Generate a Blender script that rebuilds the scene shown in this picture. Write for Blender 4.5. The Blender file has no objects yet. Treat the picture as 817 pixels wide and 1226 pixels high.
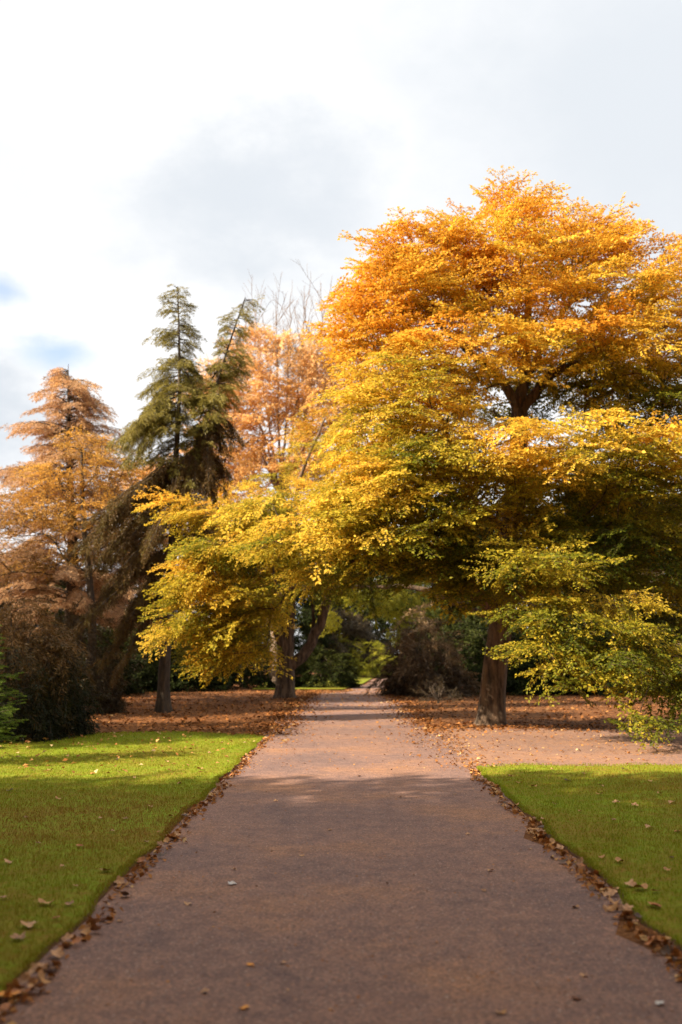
import bpy, math
import numpy as np
from mathutils import Vector, Matrix

rng = np.random.default_rng(11)
scene = bpy.context.scene
COL = scene.collection
R = math.radians

# ------------------------------------------------------------------ camera
FPX, W0, H0, EYE = 1192.0, 817.0, 1226.0, 1.6
PITCH, YAW = math.atan(169 / FPX), math.atan(8.5 / FPX)
cam_d = bpy.data.cameras.new('camera')
cam = bpy.data.objects.new('camera', cam_d); COL.objects.link(cam)
cam.location = (0, 0, EYE)
cam.rotation_euler = (math.pi / 2 + PITCH, 0, YAW)
cam_d.sensor_fit = 'VERTICAL'; cam_d.sensor_height = 36.0
cam_d.lens = 36.0 * FPX / H0
cam_d.clip_end = 3000
cam_d.dof.use_dof = True; cam_d.dof.focus_distance = 12.0; cam_d.dof.aperture_fstop = 1.3
scene.camera = cam
_M = np.array(cam.rotation_euler.to_matrix())

def ray(px, py):
    return _M @ np.array([(px - W0 / 2) / FPX, -(py - H0 / 2) / FPX, -1.0])

def P(px, py, Y):
    """the point at depth Y (metres ahead) seen at that place of the photograph"""
    d = ray(px, py)
    return np.array([0, 0, EYE]) + d * (Y / d[1])

def G(px, py):
    d = ray(px, py)
    return np.array([0, 0, EYE]) + d * (-EYE / d[2])

# ------------------------------------------------------------------ materials
def new_mat(name):
    m = bpy.data.materials.new(name); m.use_nodes = True
    nt = m.node_tree
    for n in list(nt.nodes): nt.nodes.remove(n)
    out = nt.nodes.new('ShaderNodeOutputMaterial')
    return m, nt, out

def N(nt, kind, **kw):
    n = nt.nodes.new(kind)
    for k, v in kw.items():
        if k.startswith('i_'): n.inputs[k[2:].replace('_', ' ')].default_value = v
        else: setattr(n, k, v)
    return n

def ramp(nt, stops, fac=None):
    r = nt.nodes.new('ShaderNodeValToRGB')
    e = r.color_ramp.elements
    while len(e) < len(stops): e.new(0.5)
    for i, (p, c) in enumerate(stops):
        e[i].position = p; e[i].color = (*c, 1)
    if fac is not None: nt.links.new(fac, r.inputs[0])
    return r

def noise(nt, scale, detail=4, rough=.55, vec=None):
    n = N(nt, 'ShaderNodeTexNoise'); n.inputs['Scale'].default_value = scale
    n.inputs['Detail'].default_value = detail; n.inputs['Roughness'].default_value = rough
    if vec is not None: nt.links.new(vec, n.inputs['Vector'])
    return n

def leaf_mat(name, stops, trans=.4, rough=.5, spec=.3):
    m, nt, out = new_mat(name)
    at = N(nt, 'ShaderNodeAttribute', attribute_name='tint')
    rp = ramp(nt, stops, at.outputs['Fac'])
    b = N(nt, 'ShaderNodeBsdfPrincipled'); b.inputs['Roughness'].default_value = rough
    b.inputs['Specular IOR Level'].default_value = spec
    nt.links.new(rp.outputs[0], b.inputs['Base Color'])
    if trans > 0:
        t = N(nt, 'ShaderNodeBsdfTranslucent'); nt.links.new(rp.outputs[0], t.inputs['Color'])
        mx = N(nt, 'ShaderNodeMixShader'); mx.inputs[0].default_value = trans
        nt.links.new(b.outputs[0], mx.inputs[1]); nt.links.new(t.outputs[0], mx.inputs[2])
        nt.links.new(mx.outputs[0], out.inputs[0])
    else:
        nt.links.new(b.outputs[0], out.inputs[0])
    return m

def bark_mat(name, c1, c2, scale=6):
    m, nt, out = new_mat(name)
    tc = N(nt, 'ShaderNodeTexCoord')
    mp = N(nt, 'ShaderNodeMapping'); mp.inputs['Scale'].default_value = (scale, scale, scale * .22)
    nt.links.new(tc.outputs['Object'], mp.inputs[0])
    n1 = noise(nt, 1.6, 8, .7, mp.outputs[0])
    n2 = noise(nt, 1.3, 3, .5, tc.outputs['Object'])
    rp = ramp(nt, [(.38, c1), (.62, c2)], n1.outputs['Fac'])
    mix = N(nt, 'ShaderNodeMixRGB', blend_type='MULTIPLY'); mix.inputs[0].default_value = .6
    r2 = ramp(nt, [(.3, (.55, .6, .45)), (.7, (1, 1, 1))], n2.outputs['Fac'])
    nt.links.new(rp.outputs[0], mix.inputs[1]); nt.links.new(r2.outputs[0], mix.inputs[2])
    b = N(nt, 'ShaderNodeBsdfPrincipled'); b.inputs['Roughness'].default_value = .9
    nt.links.new(mix.outputs[0], b.inputs['Base Color'])
    bp = N(nt, 'ShaderNodeBump'); bp.inputs['Strength'].default_value = .9; bp.inputs['Distance'].default_value = .09
    nt.links.new(n1.outputs['Fac'], bp.inputs['Height']); nt.links.new(bp.outputs[0], b.inputs['Normal'])
    nt.links.new(b.outputs[0], out.inputs[0])
    return m

M = {}
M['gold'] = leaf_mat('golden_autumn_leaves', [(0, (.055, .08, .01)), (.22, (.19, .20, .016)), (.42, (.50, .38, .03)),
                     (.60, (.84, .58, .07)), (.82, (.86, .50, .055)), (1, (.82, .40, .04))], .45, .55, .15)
M['rust'] = leaf_mat('rusty_needles', [(0, (.2, .12, .055)), (.4, (.48, .29, .15)), (.75, (.68, .42, .23)), (1, (.78, .46, .18))], .3)
M['orange'] = leaf_mat('orange_leaves', [(0, (.2, .11, .02)), (.4, (.55, .3, .06)), (.8, (.8, .42, .07)), (1, (.82, .5, .1))], .4)
M['peach'] = leaf_mat('pale_orange_leaves', [(0, (.66, .36, .1)), (.5, (.85, .52, .2)), (1, (.88, .66, .4))], .4)
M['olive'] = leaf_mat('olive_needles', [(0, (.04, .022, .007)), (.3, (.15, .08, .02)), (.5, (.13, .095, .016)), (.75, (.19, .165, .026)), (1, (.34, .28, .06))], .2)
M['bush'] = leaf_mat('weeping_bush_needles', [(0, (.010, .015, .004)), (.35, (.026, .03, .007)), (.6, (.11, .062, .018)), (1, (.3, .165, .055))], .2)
M['fir'] = leaf_mat('green_fir_needles', [(0, (.03, .065, .012)), (.5, (.08, .14, .02)), (1, (.2, .27, .04))], .3, .6, .1)
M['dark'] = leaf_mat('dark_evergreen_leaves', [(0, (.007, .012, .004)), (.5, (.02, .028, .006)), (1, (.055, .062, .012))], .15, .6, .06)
M['brown_dark'] = leaf_mat('dark_brown_foliage', [(0, (.02, .015, .008)), (.5, (.06, .042, .018)), (1, (.13, .085, .03))], .2)
M['feather'] = leaf_mat('grey_brown_feathery_foliage', [(0, (.04, .024, .01)), (.5, (.14, .08, .032)), (1, (.42, .27, .13))], .2)
M['yellowgreen'] = leaf_mat('yellow_green_leaves', [(0, (.08, .1, .012)), (.5, (.34, .34, .03)), (1, (.66, .54, .05))], .5)
M['litter'] = leaf_mat('dead_leaf_litter', [(0, (.06, .025, .01)), (.35, (.2, .075, .02)), (.7, (.4, .16, .04)), (.9, (.55, .3, .1)), (1, (.62, .42, .2))], .12, .7, .2)
M['grass'] = leaf_mat('grass_blades', [(0, (.28, .15, .03)), (.3, (.27, .215, .018)), (.6, (.22, .27, .012)), (1, (.34, .42, .025))], .3, .55, .2)
M['bark'] = bark_mat('grey_brown_bark', (.03, .017, .011), (.2, .125, .078))
M['bark_dark'] = bark_mat('dark_bark', (.03, .02, .014), (.11, .075, .05))
M['bark_pale'] = bark_mat('pale_bark', (.16, .1, .07), (.36, .25, .18))

def path_mat(name, litter=0.0):
    m, nt, out = new_mat(name)
    tc = N(nt, 'ShaderNodeTexCoord'); v = tc.outputs['Object']
    big = noise(nt, .55, 5, .6, v); mid = noise(nt, 6, 4, .6, v); fine = noise(nt, 42, 5, .85, v)
    vo = N(nt, 'ShaderNodeTexVoronoi', feature='F1'); vo.inputs['Scale'].default_value = 120; nt.links.new(v, vo.inputs['Vector'])
    base = ramp(nt, [(.34, (.19, .128, .12)), (.5, (.25, .157, .132)), (.68, (.33, .185, .118))], big.outputs['Fac'])
    m1 = N(nt, 'ShaderNodeMixRGB', blend_type='MULTIPLY'); m1.inputs[0].default_value = .75
    r1 = ramp(nt, [(.3, (.62, .62, .66)), (.7, (1.15, 1.1, 1.0))], mid.outputs['Fac'])
    nt.links.new(base.outputs[0], m1.inputs[1]); nt.links.new(r1.outputs[0], m1.inputs[2])
    m2 = N(nt, 'ShaderNodeMixRGB', blend_type='MULTIPLY'); m2.inputs[0].default_value = .9
    r2 = ramp(nt, [(.34, (.28, .3, .35)), (.5, (.95, .94, .93)), (.66, (1.8, 1.52, 1.28))], fine.outputs['Fac'])
    nt.links.new(m1.outputs[0], m2.inputs[1]); nt.links.new(r2.outputs[0], m2.inputs[2])
    # scattered pale and rusty grit
    wn = N(nt, 'ShaderNodeTexWhiteNoise'); nt.links.new(vo.outputs['Position'], wn.inputs['Vector'])
    gt = N(nt, 'ShaderNodeMath', operation='GREATER_THAN'); gt.inputs[1].default_value = .982; nt.links.new(wn.outputs['Value'], gt.inputs[0])
    gc = ramp(nt, [(0, (.5, .2, .06)), (.5, (.4, .26, .18)), (1, (.46, .38, .33))], wn.outputs['Color'])
    m3 = N(nt, 'ShaderNodeMixRGB'); nt.links.new(gt.outputs[0], m3.inputs[0])
    nt.links.new(m2.outputs[0], m3.inputs[1]); nt.links.new(gc.outputs[0], m3.inputs[2])
    last = m3
    if litter > 0:
        lt = noise(nt, 9, 6, .75, v)
        lr = ramp(nt, [(.5 - .2 * litter, (0, 0, 0)), (.62, (litter, litter, litter))], lt.outputs['Fac'])
        m4 = N(nt, 'ShaderNodeMixRGB'); m4.inputs[2].default_value = (.42, .22, .1, 1)
        nt.links.new(lr.outputs[0], m4.inputs[0]); nt.links.new(m3.outputs[0], m4.inputs[1]); last = m4
    b = N(nt, 'ShaderNodeBsdfPrincipled'); b.inputs['Roughness'].default_value = .85
    b.inputs['Specular IOR Level'].default_value = .25
    nt.links.new(last.outputs[0], b.inputs['Base Color'])
    bp = N(nt, 'ShaderNodeBump'); bp.inputs['Strength'].default_value = .7; bp.inputs['Distance'].default_value = .008
    nt.links.new(fine.outputs['Fac'], bp.inputs['Height']); nt.links.new(bp.outputs[0], b.inputs['Normal'])
    nt.links.new(b.outputs[0], out.inputs[0])
    return m
M['path'] = path_mat('worn_tarmac', 0)
M['side'] = path_mat('leafy_gravel', .45)

def soil_mat(name, stops, s=3.0, spec=.15):
    m, nt, out = new_mat(name)
    tc = N(nt, 'ShaderNodeTexCoord'); v = tc.outputs['Object']
    n1 = noise(nt, s, 8, .7, v); n2 = noise(nt, s * 12, 4, .7, v)
    ad = N(nt, 'ShaderNodeMixRGB'); ad.inputs[0].default_value = .5
    nt.links.new(n1.outputs['Fac'], ad.inputs[1]); nt.links.new(n2.outputs['Fac'], ad.inputs[2])
    rp = ramp(nt, stops, ad.outputs[0])
    b = N(nt, 'ShaderNodeBsdfPrincipled'); b.inputs['Roughness'].default_value = .95; b.inputs['Specular IOR Level'].default_value = spec
    nt.links.new(rp.outputs[0], b.inputs['Base Color'])
    bp = N(nt, 'ShaderNodeBump'); bp.inputs['Strength'].default_value = .8; bp.inputs['Distance'].default_value = .03
    nt.links.new(n2.outputs['Fac'], bp.inputs['Height']); nt.links.new(bp.outputs[0], b.inputs['Normal'])
    nt.links.new(b.outputs[0], out.inputs[0])
    return m
M['soil'] = soil_mat('leafy_soil', [(.36, (.06, .026, .012)), (.5, (.17, .07, .025)), (.64, (.33, .15, .055))])
M['earth'] = soil_mat('bare_edge_earth', [(.35, (.08, .04, .02)), (.65, (.2, .1, .05))], 8)
M['turf'] = soil_mat('turf_base', [(.34, (.22, .12, .024)), (.46, (.2, .17, .016)), (.56, (.17, .22, .012)), (.68, (.25, .33, .018))], .8)

# ------------------------------------------------------------------ mesh plumbing
def quad_mesh(name, V, Q, mats, midx=None, tint=None, smooth=False):
    me = bpy.data.meshes.new(name)
    V = np.ascontiguousarray(V, dtype=np.float32); Q = np.ascontiguousarray(Q, dtype=np.int32)
    me.vertices.add(len(V)); me.vertices.foreach_set('co', V.ravel())
    me.loops.add(Q.size); me.loops.foreach_set('vertex_index', Q.ravel())
    me.polygons.add(len(Q)); me.polygons.foreach_set('loop_start', np.arange(0, Q.size, 4, dtype=np.int32))
    for m in mats: me.materials.append(m)
    if midx is not None: me.polygons.foreach_set('material_index', np.ascontiguousarray(midx, dtype=np.int32))
    if smooth: me.polygons.foreach_set('use_smooth', np.ones(len(Q), dtype=bool))
    if tint is not None:
        a = me.attributes.new('tint', 'FLOAT', 'FACE'); a.data.foreach_set('value', np.ascontiguousarray(tint, dtype=np.float32))
    me.update(calc_edges=True)
    return me

def link(name, me, parent=None):
    o = bpy.data.objects.new(name, me); COL.objects.link(o)
    if parent is not None: o.parent = parent
    return o

def tag(o, label=None, cat=None, group=None, kind=None):
    if label: o['label'] = label
    if cat: o['category'] = cat
    if group: o['group'] = group
    if kind: o['kind'] = kind
    return o

def empty(name, loc):
    o = bpy.data.objects.new(name, None); COL.objects.link(o); o.location = [float(c) for c in loc]
    o.empty_display_size = .3
    return o

def unit(v):
    v = np.asarray(v, float)
    return v / (np.linalg.norm(v, axis=-1, keepdims=True) + 1e-9)

def smooth_poly(pts, step):
    pts = np.asarray(pts, float)
    if len(pts) > 2:
        ext = np.vstack([2 * pts[0] - pts[1], pts, 2 * pts[-1] - pts[-2]])
        out = []
        for i in range(1, len(ext) - 2):
            p0, p1, p2, p3 = ext[i - 1:i + 3]
            for t in np.linspace(0, 1, 12, endpoint=False):
                out.append(.5 * (2 * p1 + (p2 - p0) * t + (2 * p0 - 5 * p1 + 4 * p2 - p3) * t ** 2 + (3 * p1 - p0 - 3 * p2 + p3) * t ** 3))
        out.append(pts[-1]); pts = np.array(out)
    seg = np.linalg.norm(np.diff(pts, axis=0), axis=1); s = np.r_[0, np.cumsum(seg)]
    n = max(2, int(math.ceil(s[-1] / step)) + 1)
    q = np.linspace(0, s[-1], n)
    return np.stack([np.interp(q, s, pts[:, k]) for k in range(3)], 1)

class Net:
    """a branching skeleton: nodes with parents, thickened by what they carry"""
    def __init__(self):
        self.p = np.zeros((60000, 3)); self.par = np.full(60000, -1); self.rmin = np.zeros(60000)
        self.pl = np.zeros(60000); self.ok = np.zeros(60000, bool); self.n = 0; self.gid = np.zeros(60000, int); self.ng = 0; self.cur = None
    def _add(self, p, par, rmin, ok=True):
        i = self.n; self.p[i] = p; self.par[i] = par; self.rmin[i] = rmin; self.ok[i] = ok
        self.gid[i] = self.cur if self.cur is not None else (self.gid[par] if par >= 0 else 0)
        self.pl[i] = 0 if par < 0 else self.pl[par] + np.linalg.norm(p - self.p[par])
        self.n += 1
        return i
    def poly(self, pts, r0, r1, step=.25, attach=True, ok=True, wob=0.0, flare=0.0, limb=False):
        if limb: self.ng += 1; self.cur = self.ng
        q = smooth_poly(pts, step)
        if wob: q[1:-1] += rng.normal(0, wob, (len(q) - 2, 3))
        par = -1; start = 0
        if attach and self.n:
            d = np.linalg.norm(self.p[:self.n] - q[0], axis=1); par = int(d.argmin())
            if d[par] < .04: start = 1
        ids = []
        for k in range(start, len(q)):
            t = k / (len(q) - 1)
            r = r0 + (r1 - r0) * t
            if flare: r *= 1 + flare * math.exp(-(q[k][2] - q[0][2]) / .28)
            par = self._add(q[k], par, r, ok); ids.append(par)
        self.cur = None
        return ids
    def grow(self, T, D, bal=.3, up=.15, step=.4):
        base = self.p[0]
        order = np.argsort(np.linalg.norm(T - self.p[:self.n].mean(0), axis=1))
        for i in order:
            t = T[i]; n = self.n
            dv = t - self.p[:n]; d = np.linalg.norm(dv, axis=1)
            cost = d * (1 + .5 * np.maximum(0, -dv[:, 2]) / (d + 1e-6)) + bal * self.pl[:n] + np.where(self.ok[:n], 0, 1e6)
            j = int(cost.argmin()); dist = d[j]
            if dist < .08: continue
            p0 = self.p[j]; pj = self.par[j]
            pd = unit(p0 - self.p[pj]) if pj >= 0 else np.array([0, 0, 1.])
            di = unit(.45 * pd + .75 * dv[j] / dist + np.array([0, 0, up]))
            P1 = p0 + di * dist * .36; P2 = t - unit(D[i]) * dist * .28
            m = max(2, int(math.ceil(dist / step)) + 1)
            par = j
            for s in np.linspace(0, 1, m)[1:]:
                q = (1 - s) ** 3 * p0 + 3 * (1 - s) ** 2 * s * P1 + 3 * (1 - s) * s * s * P2 + s ** 3 * t
                if s < .99: q = q + rng.normal(0, .018 * dist / m + .008, 3)
                par = self._add(q, par, .006)
    def tubes(self, tip=.006, e=2.35, cap=None, origin=None):
        n = self.n; p = self.p[:n]; par = self.par[:n]
        acc = np.zeros(n); kids = [[] for _ in range(n)]
        for i in range(n):
            if par[i] >= 0: kids[par[i]].append(i)
        for i in range(n - 1, -1, -1):
            if acc[i] == 0: acc[i] = tip ** e
            acc[i] += 0
            if par[i] >= 0: acc[par[i]] += acc[i]
        r = acc ** (1 / e)
        if cap: r = np.minimum(r, cap)
        r = np.maximum(r, self.rmin[:n])
        gid = self.gid[:n]; parts = {}
        stack = [(i, []) for i in range(n) if par[i] < 0]
        stack = [(i, None) for i, _ in stack]
        while stack:
            i, pre = stack.pop()
            chain = [] if pre is None else [pre]
            c = i
            while True:
                chain.append(c)
                if not kids[c]: break
                ks = sorted(kids[c], key=lambda k: (gid[k] != gid[i], -r[k]))
                same = gid[ks[0]] == gid[i]
                for k in (ks[1:] if same else ks): stack.append((k, c))
                if not same: break
                c = ks[0]
            if len(chain) < 2: continue
            pts = p[chain]; rr = r[chain].copy()
            if pre is not None: rr[0] = min(rr[0], rr[1] * 1.25)
            rmax = rr.max()
            S = 22 if rmax > .18 else 10 if rmax > .06 else 6 if rmax > .02 else 4
            tg = unit(np.gradient(pts, axis=0))
            ref = np.eye(3)[np.abs(tg).mean(0).argmin()]
            u = unit(np.cross(tg, ref)); v = np.cross(tg, u)
            a = np.linspace(0, 2 * math.pi, S, endpoint=False)
            rad = np.repeat(rr[:, None], S, 1)
            if rmax > .15 and pre is None:
                zz = pts[:, 2] - pts[0, 2]
                lob = .075 + .22 * np.exp(-zz / .38)
                ph = rng.uniform(0, 6, 3)
                rad *= 1 + lob[:, None] * (np.sin(4 * a + ph[0] + zz[:, None] * .3) * .6 + np.sin(7 * a + ph[1]) * .4) + rng.normal(0, .012, rad.shape)
            ring = pts[:, None, :] + rad[..., None] * (np.cos(a)[None, :, None] * u[:, None, :] + np.sin(a)[None, :, None] * v[:, None, :])
            Vs, Qs = parts.setdefault(int(gid[i]), ([], [])); off = sum(map(len, Vs)); Vs.append(ring.reshape(-1, 3)); m = len(pts)
            i0 = (np.arange(m - 1)[:, None] * S + np.arange(S)[None, :]); i1 = (np.arange(m - 1)[:, None] * S + (np.arange(S)[None, :] + 1) % S)
            Qs.append(np.stack([i0, i1, i1 + S, i0 + S], -1).reshape(-1, 4) + off)
        return {k: (np.vstack(a), np.vstack(b)) for k, (a, b) in sorted(parts.items())}

# ------------------------------------------------------------------ spray templates: little leafy twigs, leaf by leaf
def leaf_quads(b, a, nrm, L, w, fold=.12, droop=.12):
    a = unit(a); nrm = unit(nrm - (nrm * a).sum(-1, keepdims=True) * a); s = np.cross(nrm, a)
    L = L[:, None]; w = w[:, None]
    return np.stack([b, b + a * L * .48 + s * w * .5 + nrm * w * fold, b + a * L - nrm * L * droop, b + a * L * .48 - s * w * .5 + nrm * w * fold], 1)

def twig_quads(p0, p1, r):
    p0 = np.asarray(p0); p1 = np.asarray(p1); t = unit(p1 - p0)
    ref = np.where(np.abs(t[:, 2:3]) > .9, np.array([1., 0, 0]), np.array([0, 0, 1.]))
    u = unit(np.cross(t, ref)); v = np.cross(t, u); out = []
    for k in range(3):
        a0, a1 = 2.094 * k, 2.094 * (k + 1)
        e0 = u * math.cos(a0) + v * math.sin(a0); e1 = u * math.cos(a1) + v * math.sin(a1)
        out.append(np.stack([p0 + e0 * r, p0 + e1 * r, p1 + e1 * r * .5, p1 + e0 * r * .5], 1))
    return np.concatenate(out)

def spray(g, L=1.0, sides=7, leaf=.075, ratio=.55, droop=.18, spread=.62, tiltsd=.6, gap=.05, twr=.004, keep=1.0):
    """a flat fan: main twig along +x, alternating side twigs, leaves both sides"""
    B, A, Nn, tw0, tw1 = [], [], [], [], []
    def zig(p0, d, l, n):
        prev = np.array(p0, float)
        t = np.arange(gap * .6, l, gap)
        pts = p0 + d[None] * t[:, None]; pts[:, 2] -= droop * (t / max(l, .01)) ** 2 * l
        if len(pts) == 0: return
        tw0.append(p0); tw1.append(pts[len(pts) // 2]); tw0.append(pts[len(pts) // 2]); tw1.append(pts[-1])
        sd = np.array([-d[1], d[0], 0])
        for k, q in enumerate(pts):
            for sg in (1, -1):
                if g.random() > keep: continue
                a = d * g.uniform(.5, 1) + sd * sg * g.uniform(.5, 1) + np.array([0, 0, g.normal(-.12, .25)])
                B.append(q + g.normal(0, .012, 3)); A.append(a); Nn.append(np.array([0, 0, 1]) + g.normal(0, tiltsd, 3))
    main = np.array([1., 0, 0])
    zig(np.zeros(3), main, L, 0)
    for k in range(sides):
        t = (.06 + .86 * k / sides) * L; sg = 1 if k % 2 else -1
        ang = sg * g.uniform(.6, 1.05)
        l = L * spread * (1 - .62 * t / L) * g.uniform(.75, 1.15)
        zig(np.array([t, 0, -droop * (t / L) ** 2 * L]), np.array([math.cos(ang), math.sin(ang), g.normal(0, .12)]), l, 1)
    B = np.array(B); A = np.array(A); Nn = np.array(Nn); n = len(B)
    l = leaf * g.uniform(.7, 1.25, n)
    Qd = leaf_quads(B, A, Nn, l, l * ratio)
    Tw = twig_quads(np.array(tw0), np.array(tw1), twr)
    return Qd, g.normal(0, .07, n), Tw

def needle_spray(g, L=.6, n=60, nl=.1, w=.02, hang=.35, spread=.5):
    """a feathery plume of needles hanging off a twig along +x"""
    t = g.uniform(0, 1, n) ** .8
    side = g.uniform(-1, 1, n) * spread * L * (1 - .6 * t) * .5
    b = np.stack([t * L, side, -np.abs(side) * .25 - hang * L * t ** 2 + g.normal(0, .03 * L, n)], 1)
    a = np.stack([g.uniform(.5, 1, n), np.sign(side) * g.uniform(.1, .9, n), g.normal(-.3 * hang - .1, .4, n)], 1)
    Qd = leaf_quads(b, a, g.normal(0, 1, (n, 3)) + np.array([0, 0, .8]), nl * g.uniform(.7, 1.3, n), w * g.uniform(.8, 1.2, n))
    s = np.linspace(0, 1, 4); pts = np.stack([s * L, 0 * s, -hang * L * s ** 2], 1)
    return Qd, g.normal(0, .09, n), twig_quads(pts[:-1], pts[1:], .004)

def place(templates, T, D, S, tint, roll=.25, org=(0, 0, 0), tints_sd=.085):
    """every target gets one template, turned along its own direction"""
    which = rng.integers(0, len(templates), len(T))
    V, Tn, Mi = [], [], []
    x = unit(D); up = np.array([0, 0, 1.]) + rng.normal(0, roll, (len(T), 3))
    y = unit(np.cross(up, x)); z = np.cross(x, y)
    Rm = np.stack([x, y, z], -1) * S[:, None, None]
    tint = tint + rng.normal(0, tints_sd, len(T))
    for k, (Qd, tn, Tw) in enumerate(templates):
        ix = np.where(which == k)[0]
        if len(ix) == 0: continue
        q = np.einsum('tij,nvj->tnvi', Rm[ix], Qd) + T[ix][:, None, None, :]
        V.append(q.reshape(-1, 4, 3)); Tn.append((tint[ix][:, None] + tn[None]).ravel()); Mi.append(np.zeros(len(ix) * len(Qd), int))
        if Tw is not None:
            q = np.einsum('tij,nvj->tnvi', Rm[ix], Tw) + T[ix][:, None, None, :]
            V.append(q.reshape(-1, 4, 3)); Tn.append(np.zeros(len(ix) * len(Tw))); Mi.append(np.ones(len(ix) * len(Tw), int))
    V = np.concatenate(V) - np.asarray(org)
    return V, np.clip(np.concatenate(Tn), 0, 1), np.concatenate(Mi)

def leaf_mesh(name, V, tint, mi, mats):
    return quad_mesh(name, V.reshape(-1, 3), np.arange(len(V) * 4).reshape(-1, 4), mats, mi, tint)

def lobes_targets(lobes, axis, tier=.85, mind=.2, shell=.4, gate=.75):
    """points through the lobes of a crown, gathered into loose tiers; lobe = (px,py,Y, rx,ry,rz, n, tint, dz)"""
    T, D, C = [], [], []
    for (px, py, Y, rx, ry, rz, n, tint, dz) in lobes:
        c = P(px, py, Y)
        d = unit(rng.normal(0, 1, (n * 3, 3))); rad = rng.uniform(0, 1, n * 3) ** shell
        q = c + d * rad[:, None] * np.array([rx, ry, rz])
        if tier:
            ph = .35 * np.sin(q[:, 0] * .9 + q[:, 1] * .6) + .25 * np.sin(q[:, 0] * .37 - q[:, 1] * 1.1)
            zt = (np.round((q[:, 2] + ph) / tier) * tier) - ph
            q[:, 2] += (zt - q[:, 2]) * .3 + rng.normal(0, .05, len(q))
        cnt = 0
        for k in range(len(q)):
            if cnt >= n: break
            if q[k, 2] < .35: continue
            gq = math.sin(q[k, 0] * 2.9 + 1.3 * math.sin(q[k, 1] * 1.7)) * math.sin(q[k, 2] * 3.6 + q[k, 1] * 1.9) + .6 * math.sin(q[k, 1] * 3.3 + q[k, 0])
            if gq < -.25 and rng.random() < gate: continue
            if T and np.min(np.linalg.norm(np.array(T) - q[k], axis=1)) < mind: continue
            o = np.array([q[k, 0] - axis[0], q[k, 1] - axis[1], 0]); o = unit(o) * .6 + unit((q[k] - c) * [1, 1, 0]) * .55 + rng.normal(0, .3, 3) * [1, 1, .8]
            o[2] += dz
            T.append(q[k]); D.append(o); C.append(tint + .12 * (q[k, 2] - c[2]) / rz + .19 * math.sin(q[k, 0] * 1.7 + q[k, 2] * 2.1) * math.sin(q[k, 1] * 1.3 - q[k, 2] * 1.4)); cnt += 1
    return np.array(T), unit(np.array(D)), np.array(C)

def plant(name, label, cat, net, V, tn, mi, leafm, barkm, group=None, wood='trunk', green='crown', cap=None, tip=.006, e=2.35):
    base = net.p[0].copy(); base[2] = 0
    root = tag(empty(name, base), label, cat, group)
    tr_ = None
    for k, (tv, tq) in net.tubes(tip=tip, cap=cap, e=e).items():
        nm = wood if k == 0 else 'limb'
        o = link(nm, quad_mesh(nm, tv - base, tq, [barkm], smooth=True), root if k == 0 else tr_)
        if k == 0: tr_ = o
    link(green, leaf_mesh(green, V - base, tn, mi, [leafm, barkm]), root)
    return root

def dup(root, loc, rz=0, s=1.0, label=None):
    r = root.copy(); COL.objects.link(r); r.location = [float(c) for c in loc]; r.rotation_euler = (0, 0, rz); r.scale = (s, s, s)
    if label: r['label'] = label
    for ch in list(root.children):
        c = ch.copy(); COL.objects.link(c); c.parent = r
    return r

SP = [spray(rng, 1.0, 8, lf, .52, .17, gap=gp, tiltsd=td) for lf, gp, td in [(.055, .036, .6), (.062, .04, .7), (.068, .043, .5), (.075, .048, .75), (.08, .052, .6), (.064, .042, .9), (.09, .06, .6)]]
SPF = [spray(rng, .9, 7, .075, .5, .24, tiltsd=.5) for _ in range(5)]
SPB = [spray(rng, 1.1, 5, .13, .6, .2, gap=.1, tiltsd=.5) for _ in range(5)]       # coarse leaves for far crowns
SPT = [spray(rng, 1.0, 5, .075, .55, .1, gap=.09, twr=.005, keep=.6) for _ in range(5)]  # thin crowns
ND = [needle_spray(rng, .6, 70) for _ in range(6)]
NDH = [needle_spray(rng, .8, 80, .12, .022, .7, .45) for _ in range(6)]            # hanging plumes

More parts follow.
